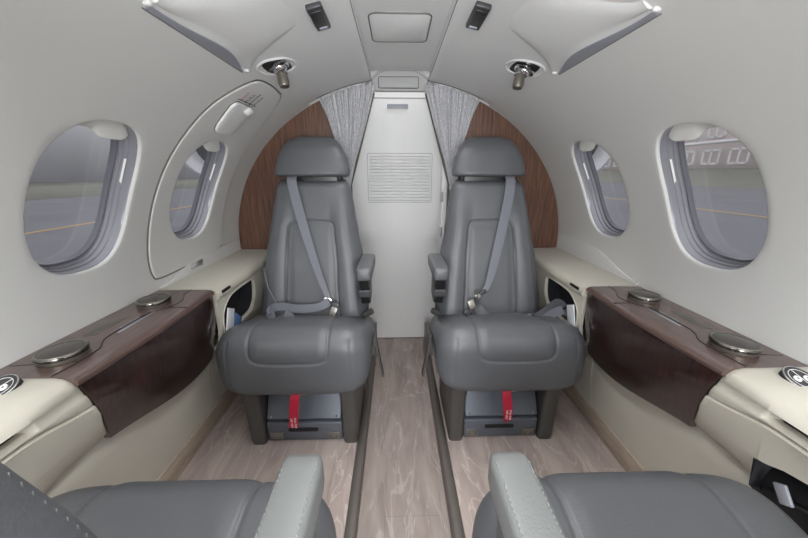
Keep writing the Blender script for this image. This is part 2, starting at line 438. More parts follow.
# access panel on strip
def slab(name, pts, z, th, m, parent=None, bev=.003):
    return prism(name, pts, 2, z-th, z, m, parent, bev)
def rpoly(x0, x1, y0, y1, r, n=6, bow=0):
    out = []
    for cx, cy, a in ((x1-r, y1-r, 0), (x0+r, y1-r, 90), (x0+r, y0+r, 180), (x1-r, y0+r, 270)):
        for k in range(n+1):
            t = math.radians(a+90*k/n); out.append((cx+r*math.cos(t), cy+r*math.sin(t)))
    return out
ap = tag(slab('access_panel', rpoly(-.093, .082, 1.037, 1.232, .02), ZC-.001, .006, M['ceil'], None, .002), 'cream access panel with rounded corners in the middle of the ceiling strip', 'panel')
tube('panel_gap', [(x, y, ZC-.0055) for x, y in rpoly(-.0945, .0835, 1.0355, 1.2335, .021)], .0022, M['seal'], ap, True)

# vestibule behind the curtains
bm = bmesh.new()
add_loft(bm, [[Vector((x, y, z)) for x, z in ((-.86, -.1), (-.86, .9), (-.55, 1.43), (.55, 1.43), (.86, .9), (.86, -.1))] for y in (1.552, 1.86)], False, False)
struct(finish('wall_vestibule', bm, M['white'], ang=30))
wa = struct(box('wall_back', (0, 1.80, .66), (1.72, .02, 1.56), M['white']))
# plate with a tapered opening: door surround
def surround(name, outer, inner, y0, y1, m, parent=None):
    bm = bmesh.new()
    n = len(outer)
    A = [[bm.verts.new((x, y, z)) for x, z in L] for y in (y0, y1) for L in (outer, inner)]
    oa, ia, ob, ib = A
    for i in range(n-1):
        bm.faces.new((oa[i], oa[i+1], ia[i+1], ia[i])); bm.faces.new((ob[i+1], ob[i], ib[i], ib[i+1]))
        bm.faces.new((ia[i], ia[i+1], ib[i+1], ib[i])); bm.faces.new((oa[i+1], oa[i], ob[i], ob[i+1]))
    for i in (0, n-1):
        bm.faces.new((oa[i], ia[i], ib[i], ob[i]))
    return finish(name, bm, m, parent, ang=30)
inner = [(-.246, -.06), (-.246, .86), (-.126, 1.255), (-.118, 1.272), (.118, 1.272), (.126, 1.255), (.246, .86), (.246, -.06)]
outer = [(-.60, -.06), (-.60, .86), (-.20, 1.262), (-.082, 1.352), (.078, 1.352), (.20, 1.262), (.60, .86), (.60, -.06)]
def arch(o):
    pts = []
    return o
header = struct(surround('wall_aft', outer, inner, 1.60, 1.63, M['header']))
# header recess panel
prism('header_panel', rpoly(-.094, .082, 1.283, 1.325, .006), 1, 1.594, 1.601, M['header'], header, .002)
tube('header_gap', [(x, 1.5995, z) for x, z in rpoly(-.096, .084, 1.281, 1.327, .007)], .0016, M['seal'], header, True)
tube('header_rim', smooth_pts([(-.20, 1.60, 1.262), (-.14, 1.60, 1.31), (-.082, 1.60, 1.351), (-.03, 1.60, 1.356), (.03, 1.60, 1.356), (.078, 1.60, 1.351), (.14, 1.60, 1.31), (.20, 1.60, 1.262)], 5), .006, M['header'], header)
for sd in (-1, 1):
    bm = bmesh.new(); add_tube(bm, [(sd*.244, 1.60, -.05), (sd*.244, 1.60, .86), (sd*.122, 1.60, 1.262)], .0095, 8)
    finish('jamb', bm, M['jamb'], header)
# lavatory door
dpoly = [(-.252, -.055), (.252, -.055), (.252, .86), (.130, 1.25), (.122, 1.262), (-.122, 1.262), (-.130, 1.25), (-.252, .86)]
dp = [(x*1.1, z if z < 0 else z+.012) for x, z in dpoly]
door = struct(prism('door_2', dp, 1, 1.73, 1.755, M['white'], None, .004))
door['label'] = 'white tapered lavatory door with louvred vent'
bm = bmesh.new()
for i in range(15):
    z = .778+i*.0158
    add_box(bm, (0, 1.728, z), (.322-.0008*i, .012, .0085), .002, Matrix.Rotation(math.radians(-24), 3, 'X'))
finish('louvre', bm, M['white'], door)
tube('louvre_edge', [(x, 1.7295, z) for x, z in rpoly(-.168, .168, .764, 1.012, .008)], .0016, M['header'], door, True)
prism('nameplate', rpoly(-.062, .042, 1.219, 1.241, .004), 1, 1.724, 1.731, M['lens'], door, .0015)
tube('door_seam', [(-.17, 1.7295, 1.268), (.17, 1.7295, 1.268)], .0016, M['seal'], door)
# hinge post right of door
hg = tag(box('hinge_post', (.225, 1.655, .52), (.03, .03, .86), M['white'], None, .006), 'white upright hinge post at the right side of the lavatory door', 'post')
for z in (.35, .62, .80): box('hinge', (.212, 1.636, z), (.012, .012, .05), M['header'], hg, .002)
box('latch', (.228, 1.637, .30), (.02, .012, .03), M['dark'], hg, .003)

# wood partitions
def partition(side):
    pts = [(side*.25, .0), (side*.62, .0), (side*.70, .3), (side*.70, .538), (side*.770, .538), (side*.788, .543), (side*.796, .558)]
    for p in yline(.5, 63.5, 26): v = S(side, p, 0, -.004); pts.append((v.x, v.z))
    pts += [(side*.312, 1.122), (side*.258, .964), (side*.24, .84)]
    o = tag(prism('wood_partition', pts, 1, 1.552, 1.572, M['bulk'], None), 'dark brown wood veneer partition behind the %s far seat' % ('left' if side < 0 else 'right'), 'partition', None)
    ribbon('edge_trim', [(side*.349, 1.549, 1.232), (side*.308, 1.549, 1.122), (side*.254, 1.549, .964), (side*.236, 1.549, .84)], (1, 0, 0), .006, .006, M['header'], o)
    return o
partition(-1); partition(1)
# curtains
def curtain(side):
    rows = []
    NU = 120
    key = [(1.295, .108, .352), (1.243, .116, .343), (1.122, .152, .31), (.964, .208, .262), (.838, .240, .272), (.70, .244, .280), (.52, .248, .284)]
    def at(z):
        for a, b in zip(key, key[1:]):
            if b[0] <= z <= a[0]:
                t = (a[0]-z)/(a[0]-b[0]); return [a[i]+(b[i]-a[i])*t for i in (1, 2)]
        return key[-1][1:]
    for j in range(61):
        v = j/60; row = []
        for i in range(NU+1):
            u = i/NU
            xt = .104+.25*u
            f = math.acos(min(1, xt/EA)); zt = EZ+EB*math.sin(f)-.004-.006*(.5+.5*math.cos(u*2*PI*7))
            z = zt+(.52-zt)*v
            a, b = at(z)
            x = a+(b-a)*u
            amp = .007+.004*math.sin(u*17+1)
            yy = 1.525+amp*math.sin(u*2*PI*9+.9*math.sin(v*3+u*5))+.004*math.sin(u*2*PI*21+2)
            row.append(Vector((side*x, yy, z)))
        rows.append(row)
    bm = bmesh.new(); add_loft(bm, rows, False, False)
    o = finish('curtain', bm, M['curtain'], None, auto=False)
    sd = o.modifiers.new('thick', 'SOLIDIFY'); sd.thickness = .002
    return tag(o, 'silver grey woven curtain gathered at the %s of the lavatory door' % ('left' if side < 0 else 'right'), 'curtain', 'lavatory curtains')
curtain(-1); curtain(1)
for side in (-1, 1):
    pts = [S(side, p, 1.522, .002) for p in yline(63, 81.5, 12)]
    tag(tube('curtain_rail', pts, .0035, M['jamb'], None), 'thin rail along the ceiling edge above the %s curtain' % ('left' if side < 0 else 'right'), 'rail')

# ------------------------------------------------------------------ floor
bm = bmesh.new()
for sd in (-1, 1):
    add_loft(bm, [[Vector((sd*x, y, 0)) for x in (.150, .78)] for y in (Y0, 1.60)], False, False)
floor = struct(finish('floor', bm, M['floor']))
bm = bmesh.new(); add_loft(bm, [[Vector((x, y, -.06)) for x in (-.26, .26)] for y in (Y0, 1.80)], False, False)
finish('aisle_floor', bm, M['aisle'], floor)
for i, sd in enumerate((-1, 1)):
    x0 = .137 if sd < 0 else .128
    o = struct(prism('trim_%d' % (i+1), [(sd*x0, -.06), (sd*(x0+.027), -.06), (sd*(x0+.027), .005), (sd*(x0+.003), .005), (sd*x0, .002)], 1, Y0, 1.598, M['rail'], None))
    prism('rail_end', [(sd*.134, -.06), (sd*.182, -.06), (sd*.182, .112), (sd*.134, .118)], 1, 1.44, 1.598, M['rail'], o, .003)
    struct(box('baseboard_left' if sd < 0 else 'baseboard_right', (sd*.7175, (Y0+1.55)/2, .034), (.012, 1.55-Y0, .074), M['plank'], None, .002))

# ------------------------------------------------------------------ aft side ledges
def side_ledge(side):
    w = 'left' if side < 0 else 'right'
    t = thing('side_ledge', 'cream padded ledge under the rear %s window with a dark map pocket' % w, 'ledge', (side*.71, 1.28, .5))
    L = Vector(t.location)
    def q(x, y, z): return Vector((side*x, y, z))-L
    pr = [(.797, .52), (.797, .553), (.70, .552), (.64, .551), (.622, .546), (.611, .536), (.609, .522), (.615, .512)]
    rings = []
    for y in yline(.986, 1.545, 40):
        dip = sum(math.exp(-((y-c)/.004)**2) for c in (1.215, 1.37))*.0022
        rings.append([q(x+(.004 if i > 4 else 0)*0, y, z-(dip if 0 < i < 7 else 0)) for i, (x, z) in enumerate(pr)])
    loft('ledge_top', rings, M['cream_leather'], t)
    # face panel with pocket
    prof = [(.620, .514), (.622, .40), (.632, .345), (.680, .31), (.694, .25), (.708, .13), (.718, .05)]
    o = loft('face_panel', [[q(x, y, z) for x, z in prof]+[q(x+.012, y, z) for x, z in prof[::-1]] for y in yline(.986, 1.545, 10)], M['cream_leather'], t)
    pk = [(1.005, .385), (1.03, .37), (1.20, .37), (1.24, .39), (1.262, .43), (1.268, .475), (1.262, .492), (1.23, .497), (1.10, .497), (1.05, .482), (1.018, .455), (1.006, .42)]
    pk = [(v.x, v.y) for v in smooth_pts([Vector((a, b, 0)) for a, b in pk+[pk[0]]], 4)][:-1]
    def qp(x): return [(a-L.y, b-L.z) for a, b in pk]
    c = prism('c', qp(0), 0, side*.58-L.x, side*.69-L.x, M['void'])
    cut(o, c)
    for p in o.data.polygons: p.use_smooth = False
    # liner: open box behind the opening
    bm = bmesh.new()
    cx = sum(a for a, b in pk)/len(pk); cz = sum(b for a, b in pk)/len(pk)
    add_loft(bm, [[q(x, cx+(a-cx)*k, cz+(b-cz)*k) for a, b in pk] for x, k in ((.631, 1.03), (.66, 1.02), (.684, .98))], True, False)
    vs = [bm.verts.new(q(.684, cx+(a-cx)*.98, cz+(b-cz)*.98)) for a, b in pk]; bm.faces.new(vs)
    finish('map_pocket', bm, M['void'], t)
    tube('pocket_rim', [q(.6215 if b > .40 else .624, cx+(a-cx)*1.01, cz+(b-cz)*1.01) for a, b in pk], .003, M['cream_leather'], t, True)
    # latch slot on the ledge edge
    box('latch', q(.6105, 1.035, .5325), (.006, .055, .010), M['black'], t, .002)
    # upstand trim against the wall
    zs = (lambda y: .556+.050*sstep(1.0, 1.22, y)) if side < 0 else (lambda y: .562+.068*sstep(.99, 1.30, y))
    rings = []
    for y in yline(.986, 1.545, 24):
        z = zs(y); a = math.degrees(math.asin((.552-EZ)/EB)); b = math.degrees(math.asin((z-EZ)/EB))
        rings.append([S(side, a, y, .001)-L, S(side, a, y, -.006)-L, S(side, b-.3, y, -.006)-L, S(side, b, y, -.004)-L, S(side, b, y, .001)-L])
    up = loft('upstand', rings, M['cream'], t)
    if side < 0:
        a0, a1 = -1.0, 1.0
        bm = bmesh.new(); add_loft(bm, [[S(-1, p, y, o)-L for y, o in ((1.165, -.0065), (1.225, -.0065))] for p in (-.6, .9)], False, False)
        rr = [S(-1, -.9, 1.150, -.0066)-L, S(-1, -.9, 1.222, -.0066)-L, S(-1, .9, 1.228, -.0066)-L, S(-1, .8, 1.158, -.0066)-L]
        bm.free()
        bm = bmesh.new(); v1 = [bm.verts.new(p) for p in rr]; v2 = [bm.verts.new(p+Vector((.002, 0, 0))) for p in rr]
        add = [bm.faces.new(v2), bm.faces.new(v1[::-1])]
        for i in range(4): bm.faces.new((v1[i], v1[(i+1) % 4], v2[(i+1) % 4], v2[i]))
        finish('finger_recess', bm, M['header'], up)
    return t
side_ledge(-1); side_ledge(1)
# leaflets in the pockets
def leaflet(label, name, loc, size, m, rot, group=None):
    bm = bmesh.new(); add_box(bm, (0, 0, 0), size, .0008)
    o = finish(name, bm, m); o.location = loc; o.rotation_euler = rot; return tag(o, label, 'leaflet', group)
leaflet('white folded leaflet sticking out of the left map pocket', 'leaflet', (-.609, 1.022, .412), (.004, .050, .100), M['paper'], (math.radians(-28), 0, math.radians(4)))
leaflet('blue card behind the white leaflet in the left map pocket', 'leaflet', (-.6135, 1.075, .385), (.003, .06, .06), M['blue'], (math.radians(-42), 0, math.radians(4)))
leaflet('blue card at the bottom front corner of the left map pocket', 'leaflet', (-.614, .998, .365), (.003, .03, .035), M['blue'], (math.radians(-20), 0, 0))
leaflet('white leaflet standing in the right map pocket', 'leaflet', (.609, 1.022, .418), (.004, .052, .090), M['paper'], (math.radians(-25), 0, math.radians(-4)))
leaflet('pale blue card in the lower corner of the right map pocket', 'leaflet', (.6135, .985, .378), (.003, .028, .034), M['blue'], (math.radians(-15), 0, 0))

# ------------------------------------------------------------------ wood side consoles
CYA, CYB = .522, .978
def console(side):
    w = 'left' if side < 0 else 'right'
    t = thing('side_console', 'glossy dark wood side console under the front %s window with two round lids' % w, 'console', (side*.71, .75, .32), 0)
    L = Vector(t.location)
    def q(x, y, z): return Vector((side*x, y, z))-L
    # front panel: top edge z .545, bulging, bottom tucks outboard; front end rakes aft
    rows = []
    NV = 24
    for j in range(NV+1):
        v = j/NV
        r = []
        ya = CYA+.058*v; yb = CYB-.004*v
        zb0, zb1 = .350, .300
        for i in range(31):
            u = i/30; y = ya+(yb-ya)*u
            zb = zb0+(zb1-zb0)*sstep(0, 1, u)-.018*math.sin(PI*u)
            z = .540+(zb-.540)*v
            x = .626-.008*math.sin(PI*u)-(.006+.012*math.sin(PI*u))*math.sin(PI*v)+.038*v**1.5
            r.append((x, y, z))
        rows.append(r)
    front = [[q(*p) for p in r] for r in rows]; back = [[q(p[0]+.014, p[1], p[2]) for p in r] for r in rows]
    bm = bmesh.new()
    vf = add_loft(bm, front, False, False); vb = add_loft(bm, back, False, False)
    n = len(front[0])
    for i in range(n-1):
        bm.faces.new((vf[0][i], vf[0][i+1], vb[0][i+1], vb[0][i])); bm.faces.new((vf[-1][i+1], vf[-1][i], vb[-1][i], vb[-1][i+1]))
    for j in range(len(front)-1):
        bm.faces.new((vf[j+1][0], vf[j][0], vb[j][0], vb[j+1][0])); bm.faces.new((vf[j][-1], vf[j+1][-1], vb[j+1][-1], vb[j][-1]))
    finish('front_panel', bm, M['gloss'], t, ang=50)
    # top with bullnose front edge following the panel bow
    rings = []
    for i in range(31):
        u = i/30; y = CYA-.004+(CYB-CYA+.008)*u; b = .010*math.sin(PI*u)
        pr = [(.799, .532), (.799, .551), (.660, .551), (.640-b, .551), (.629-b, .5495), (.6225-b, .546), (.620-b, .540), (.622-b, .534), (.632-b, .532)]
        rings.append([q(x, y, z) for x, z in pr])
    loft('top_panel', rings, M['glosstop'], t, ang=50)
    # core
    box('body', q(.742, (CYA+CYB)/2+.03, .45), (.10, CYB-CYA-.09, .15), M['gloss'], t, .004)
    # panel joint on the top, stepping round the lids
    j = [(.700, .524), (.702, .55), (.664, .60), (.660, .64), (.690, .67), (.690, .79), (.674, .81), (.664, .845), (.664, .89), (.70, .935), (.735, .955), (.735, .985)]
    j = [(.672, .524), (.668, .58), (.672, .625), (.694, .66), (.700, .70), (.700, .79), (.690, .815), (.672, .84), (.664, .87), (.668, .90), (.690, .94), (.694, .984)]
    tube('joint', [q(x, y, .5508) for x, y in [(v.x, v.y) for v in smooth_pts([Vector((a, b, 0)) for a, b in j], 5)]], .0016, M['black'], t)
    tube('joint', [q(.672, .842, .5508), q(.620, .842, .5508)], .0014, M['black'], t)
    tube('joint', [q(.672, .575, .5508), q(.79, .560, .5508)], .0011, M['black'], t)
    # silver finger catch and engraved strip
    box('catch', q(.704, .755, .5515), (.004, .075, .002), M['chrome'], t, .0008)
    bm = bmesh.new(); add_box(bm, q(.690, .755, .5512), (.006, .12, .0012)); finish('catch_plate', bm, M['lens'], t)
    prism('glass_inset', [(a-L.x if side > 0 else -a-L.x, b-L.y) for a, b in rpoly(.735, .762, .68, .78, .006)], 2, .5502-L.z, .5516-L.z, M['pewter'], t)
    for k, (x, y) in enumerate(((.716, .592), (.728, .868))):
        mt = Matrix.Translation(q(x, y, .551)); R0 = .0405
        lid = lathe('cup_lid', [(R0*a, h) for a, h in ((0, 0), (.96, 0), (1, .003), (1, .007), (.95, .0085), (.95, .0105), (1, .012), (1.02, .0155), (.98, .0185), (.92, .0185), (.89, .0172), (0, .0172))], mt, M['pewter'], t, 40)
        lathe('lid_ring', [(R0*a, h) for a, h in ((.97, .008), (1.03, .0095), (1.04, .0125), (1.03, .0155), (.99, .0175), (.95, .018))], mt, M['darkchrome'], lid, 40)
    return t
console(-1); console(1)

# ------------------------------------------------------------------ forward armrest ledges
def arm_ledge(side):
    w = 'left' if side < 0 else 'right'
    t = thing('control_ledge', 'cream moulded side ledge forward of the %s wood console with a round control panel' % w, 'ledge', (side*.71, .1, .45))
    L = Vector(t.location)
    def q(x, y, z): return Vector((side*x, y, z))-L
    ys = [.5205, .517, .508, .495, .485]+yline(.478, .415, 21)+yline(.40, -.55, 26)
    def rk(y, z): return max(0, .54-z)*.305*sstep(.38, .50, y)
    rings = []
    for y in ys:
        e = {.5205: .0025}.get(y, 0)
        k = sstep(.50, .36, y); zs = .474+.022*sstep(.52, .41, y)
        dp = .034*sstep(.440, .428, y); dr_ = .013*sstep(.52, .40, y)
        A = [(.797, .50), (.797, .553-e), (.66, .552-e), (.644, .549-e), (.634+e, .5425-e), (.629+e, .5355)]
        B = [(.797, .50), (.797, .553-dr_), (.72, .552-dr_), (.69, .549-dr_), (.656, .5425-dr_*.85), (.637, .5285-dr_*.2)]
        pts = [(p[0]+(r[0]-p[0])*k, p[1]+(r[1]-p[1])*k) for p, r in zip(A, B)]
        x0 = .628+e
        pts += [(x0+.001, .5215), (x0+.002+dp, .520), (x0+.002+dp, .503), (x0, .5005), (x0, (zs+.5005)/2), (x0+.003, zs), (.66, zs)]
        rings.append([q(x, y+rk(y, z), z) for x, z in pts])
    up = loft('upper_pad', rings, M['cream_leather'], t, ang=60)
    rings = []
    for y in ys:
        e = {.5205: .002}.get(y, 0); zs = .471+.022*sstep(.52, .41, y)
        d = sstep(.46, .33, y)
        dp = .036*sstep(.428, .420, y)*(side > 0)
        zt = .430-.022*sstep(.38, .428, y)
        pr = [(.70, zs), (.634+e, zs), (.629+e, zs-.004), (.633+.012*d+e, zs-.030), (.645+.006*d+e, zt+.003), (.646+.007*d+dp+e, zt), (.660+dp, .345 if dp else .372), (.664+.008*d, .340-.03*d if dp else .368-.03*d), (.682, .350-.06*d), (.700, .348-.08*d), (.715, .348-.08*d)]
        rings.append([q(x, y+rk(y, z), z) for x, z in pr])
    lo = loft('lower_panel', rings, M['cream_leather'], t, ang=60)
    if side > 0:
        lo.data.materials.append(M['void'])
        for p in lo.data.polygons:
            c = p.center+L
            if side*c.x > .650 and .335 < c.z < .428 and c.y < .449: p.material_index = 1
    box('slot_liner', q(.661, .255, .5115), (.014, .352, .022), M['black'], t)
    if side > 0: box('storage_pocket', q(.683, .2275, .376), (.014, .435, .104), M['void'], t)
    # round control panel, tilted on the shoulder of the pad
    cx = -.7235 if side < 0 else .724; cy = .497 if side < 0 else .487
    mt = frame(Vector((cx, cy-.010, .5545))-L, (0, -.42, 1), (1, 0, 0))
    cp = lathe('control_panel', [(0, -.02), (.0255, -.02), (.0262, .001), (.025, .003), (.022, .0026), (0, .0026)], mt, M['dark'], t, 36)
    N = 36
    tube('rim', [mt @ Vector((.0255*math.cos(2*PI*k/N), .0255*math.sin(2*PI*k/N), .0015)) for k in range(N)], .0016, M['chrome'], cp, True)
    tube('ring_mark', [mt @ Vector((.0195*math.cos(2*PI*k/N), .0195*math.sin(2*PI*k/N), .0026)) for k in range(N)], .0005, M['whitep'], cp, True)
    a = math.radians(100 if side > 0 else 60)
    tube('divider', [mt @ Vector((.0195*math.cos(a)*s, .0195*math.sin(a)*s, .0026)) for s in (-1, 1)], .0006, M['whitep'], cp)
    for s in (-1, 1):
        b = lathe('button', [(0, 0), (.006, 0), (.0058, .002), (0, .0022)], mt @ Matrix.Translation((s*.0095, 0, .0024)), M['whitep'], cp, 18)
        lathe('button_dot', [(0, 0), (.0018, 0), (.0016, .0004), (0, .0004)], mt @ Matrix.Translation((s*.0095, 0, .0047)), M['dark'], cp, 10)
    return t
arm_ledge(-1); arm_ledge(1)
h = thing('handset', 'black handset with a pale grey tab in the pocket beside the right near seat', 'handset', (.668, .375, .322))
box('body', (0, 0, .028), (.016, .10, .05), M['black'], h, .005, Matrix.Rotation(math.radians(-20), 3, 'X'))
box('tab', (-.010, .022, .055), (.006, .020, .034), M['lens'], h, .002, Matrix.Rotation(math.radians(-35), 3, 'X'))
for yy, zz in ((-.02, .05), (-.032, .036)): lathe('screw', [(0, 0), (.003, 0), (.0025, .0015), (0, .0018)], frame((-.0085, yy, zz), (-1, 0, 0), (0, 1, 0)), M['chrome'], h, 10)

# ------------------------------------------------------------------ ceiling fittings
def fairing(side):
    w = 'left' if side < 0 else 'right'
    t = thing('ceiling_fairing', 'sculpted cream ceiling fairing with a leaf shaped grey lens on the %s side' % w, 'ceiling light', (side*.44, .82, 1.18))
    L = Vector(t.location)
    NS = 44; rings = []; lens = []
    for i in range(NS+1):
        u = i/NS; y = .640+.352*u
        phr = 56.8
        root = S(side, phr, y, -.0015)
        d = .012+.022*(math.sin(PI*(u/.95)**1.5)**1.5 if u < .95 else 0)
        if u > .9: d *= 1-.6*(u-.9)/.1
        edge = root+Vector((-side*d, 0, .003+d*.16))
        ph_e = phr+2.5+11*sstep(0, .40, u)*sstep(1.02, .75, u)+d*60
        r = [edge]
        e2 = S(side, ph_e, y, .002)
        # hollow top surface from the lip back to the ceiling
        mid = S(side, phr+(ph_e-phr)*.45, y, -.010-d*.10)
        tip = edge+Vector((-side*.003, 0, .004))
        r += [tip]
        for k in range(1, 9):
            s = k/8; r.append((1-s)**2*tip+2*s*(1-s)*mid+s*s*e2)
        r.append(S(side, ph_e, y, .012)); r.append(S(side, phr, y, .012)); r.append(root)
        rings.append([p-L for p in r])
        lens.append([p-L for p in (root+Vector((0, 0, -.0015)), root+(edge-root)*.5+Vector((0, 0, -.0025)), edge+Vector((side*.002, 0, -.002)), edge+Vector((side*.002, 0, .001)), root+Vector((0, 0, .001)))])
    loft('shell', rings, M['ceil'], t, ang=50)
    ln = loft('lens', lens, M['lens'], t, ang=50)
    tube('lens_lip', [S(side, 56.6, .638+.356*i/20, .001)-L for i in range(21)], .0016, M['seal'], t)
    for y in (.636, .997):
        box('end_cap', S(side, 57.6, y, -.002)-L, (.014, .010, .008), M['ceil'], t, .003)
    return t
fairing(-1); fairing(1)

def reading_light(side):
    w = 'left' if side < 0 else 'right'
    ph, y = 62.6, 1.075
    t = thing('reading_light', 'chrome swivel reading light in a pale recess on the %s ceiling' % w, 'reading light', S(side, ph, y, 0))
    L = Vector(t.location); n = -SN(side, ph)
    tx = (S(side, ph+1, y)-S(side, ph, y)).normalized()*.075+Vector((0, .137, 0))
    mt = frame((0, 0, 0), n, tx)
    N = 40
    def eye(k, h):
        out = []
        for i in range(N):
            a = 2*PI*i/N; c, s = math.cos(a), math.sin(a)
            out.append(mt @ Vector((  .070*k*math.copysign(abs(c)**1.35, c), .042*k*math.copysign(abs(s)**.95, s), h)))
        return out
    bm = bmesh.new(); add_loft(bm, [eye(1.14, -.003), eye(1.10, .002), eye(1.02, .0045), eye(.96, .003), eye(.93, -.002), eye(.92, -.02)], True, False)
    finish('bezel', bm, M['ceil'], t, ang=60)
    bm = bmesh.new(); add_loft(bm, [eye(.935, .0005), eye(.6, .0008), eye(.1, .001)], True, True); finish('recess_plate', bm, M['black'], t)
    lathe('swivel_ball', [(.003, .024), (.012, .022), (.02, .015), (.023, .006), (.022, 0)], mt @ Matrix.Translation((.0, .004, 0)), M['chrome'], t, 24)
    lathe('collar', [(.026, 0), (.031, .003), (.031, .008), (.025, .011), (.023, .004)], mt @ Matrix.Translation((.0, .004, 0)), M['chrome'], t, 28)
    # snout hanging down
    p0 = mt @ Vector((.006, .0, .012)); d = Vector((-side*.18, -.12, -1)).normalized()
    sn = lathe('snout', [(.013, -.012), (.015, .0), (.0155, .02), (.0165, .036), (.014, .046), (.0, .044)], frame(p0, d, (1, 0, 0)), M['pewter'], t, 20)
    lathe('snout_ring', [(.0153, .004), (.0172, .005), (.0172, .010), (.0153, .011)], frame(p0, d, (1, 0, 0)), M['chrome'], sn, 20)
    return t
reading_light(-1); reading_light(1)

def ceiling_lamp(side):
    w = 'left' if side < 0 else 'right'
    ph = 75.4 if side < 0 else 77.0; y = .895
    t = thing('ceiling_spot', 'small black oblong spotlight on the ceiling %s of the centre strip' % w, 'spotlight', S(side, ph, y, 0))
    n = -SN(side, ph); mt = frame((0, 0, 0), n, (0, 1, 0)).to_3x3()
    bm = bmesh.new(); add_box(bm, (0, 0, 0), (.112, .036, .012), .003); me = bmesh.ops.transform(bm, matrix=(Matrix.Translation(n*.006) @ mt.to_4x4()), verts=bm.verts)
    finish('housing', bm, M['dark'], t, ang=50)
    bm = bmesh.new(); add_box(bm, (-.008, 0, .0125), (.07, .026, .003), .001); bmesh.ops.transform(bm, matrix=mt.to_4x4(), verts=bm.verts); finish('lens', bm, M['black'], t)
    bm = bmesh.new(); add_box(bm, (.042, 0, .0125), (.010, .020, .003), .001); bmesh.ops.transform(bm, matrix=mt.to_4x4(), verts=bm.verts); finish('switch', bm, M['lens'], t)
    return t
ceiling_lamp(-1); ceiling_lamp(1)

# ------------------------------------------------------------------ seats
def closest_groove(px, py, poly):
    best = 1e9
    for (ax, ay), (bx, by) in zip(poly, poly[1:]):
        dx, dy = bx-ax, by-ay; l = dx*dx+dy*dy
        t = min(1, max(0, ((px-ax)*dx+(py-ay)*dy)/l)) if l else 0
        d = math.hypot(px-ax-dx*t, py-ay-dy*t); best = min(best, d)
    return best
def arc_poly(pts, n=5):
    return [(v.x, v.y) for v in smooth_pts([Vector((a, b, 0)) for a, b in pts], n)]
def cushion_mesh():
    prof = [(.17, .385), (.10, .398), (.04, .418), (-.02, .436), (-.065, .447), (-.10, .445), (-.13, .428), (-.146, .40), (-.152, .36), (-.152, .31), (-.148, .255), (-.132, .228), (-.10, .222), (.0, .238), (.10, .255), (.17, .262), (.182, .30), (.182, .35)]
    P = smooth_pts([Vector((0, a, b)) for a, b in prof]+[Vector((0, *prof[0]))], 11)[:-1]
    # arc length from the rear top
    s = [0.0]
    for a, b in zip(P, P[1:]): s.append(s[-1]+(b-a).length)
    cen = Vector((0, .01, .335)); HW = .250
    # seam in (x, s): U-shaped centre panel reaching on to the front face
    k0 = min(range(len(P)), key=lambda i: abs(P[i].z-.355)+(0 if P[i].y < -.1 else 9)); sf = s[k0]
    ktop = min(range(len(P)), key=lambda i: abs(P[i].y+.065)+(0 if P[i].z > .43 else 9)); st = s[ktop]
    U = arc_poly([(-.118, 0), (-.120, st*.5), (-.122, st), (-.121, sf-.045), (-.113, sf-.012), (-.088, sf), (-.04, sf+.003), (.04, sf+.003), (.088, sf), (.113, sf-.012), (.121, sf-.045), (.122, st), (.120, st*.5), (.118, 0)], 4)
    W1 = [(-.19, s[k0]-.075), (-.196, sf+.09)]; W2 = [(.19, s[k0]-.075), (.196, sf+.09)]
    sb = s[min(range(len(P)), key=lambda i: abs(P[i].y+.128)+abs(P[i].z-.246))]
    NX = 150; rings = []
    for i in range(NX+1):
        t = -1+2*i/NX
        t = math.copysign(1-(1-abs(t))**1.25, t)
        f = (1-abs(t)**7)**(1/2.3) if abs(t) < 1 else 0
        f = max(f, .02)
        x = HW*(.9999 if abs(t) > .9999 else t)
        r = []
        for k, p in enumerate(P):
            dd = p-cen; v = cen+Vector((0, dd.y*(.45+.55*f), dd.z*f))
            # crowned centre and slightly raised bolsters
            top = 1 if p.z > .34 else 0
            v = v+Vector((x, 0, 0))
            d = closest_groove(x, s[k], U) if s[k] < sf+.05 else 1
            g = .0050*math.exp(-(d/.0036)**2)
            d2 = min(closest_groove(x, s[k], W1), closest_groove(x, s[k], W2)) if s[k] < sf+.12 else 1
            g += .002*math.exp(-(d2/.004)**2)
            if s[k] < sb and abs(x) < .121 and s[k] < sf: g -= .004*sstep(.121, .09, abs(x))*sstep(sf, sf-.03, s[k])
            nrm = (p-cen); nrm = Vector((0, nrm.y*.6, nrm.z*1.2)).normalized()
            v = v-nrm*g*f
            r.append(v)
        rings.append(r)
    bm = bmesh.new(); add_loft(bm, rings, True, True)
    return bm
def interp(tab, x):
    for a, b in zip(tab, tab[1:]):
        if x <= b[0]:
            t = max(0, (x-a[0])/(b[0]-a[0])); t2 = t*t*(3-2*t)*.5+t*.5
            return a[1]+(b[1]-a[1])*t2
    return tab[-1][1]
KB = .28
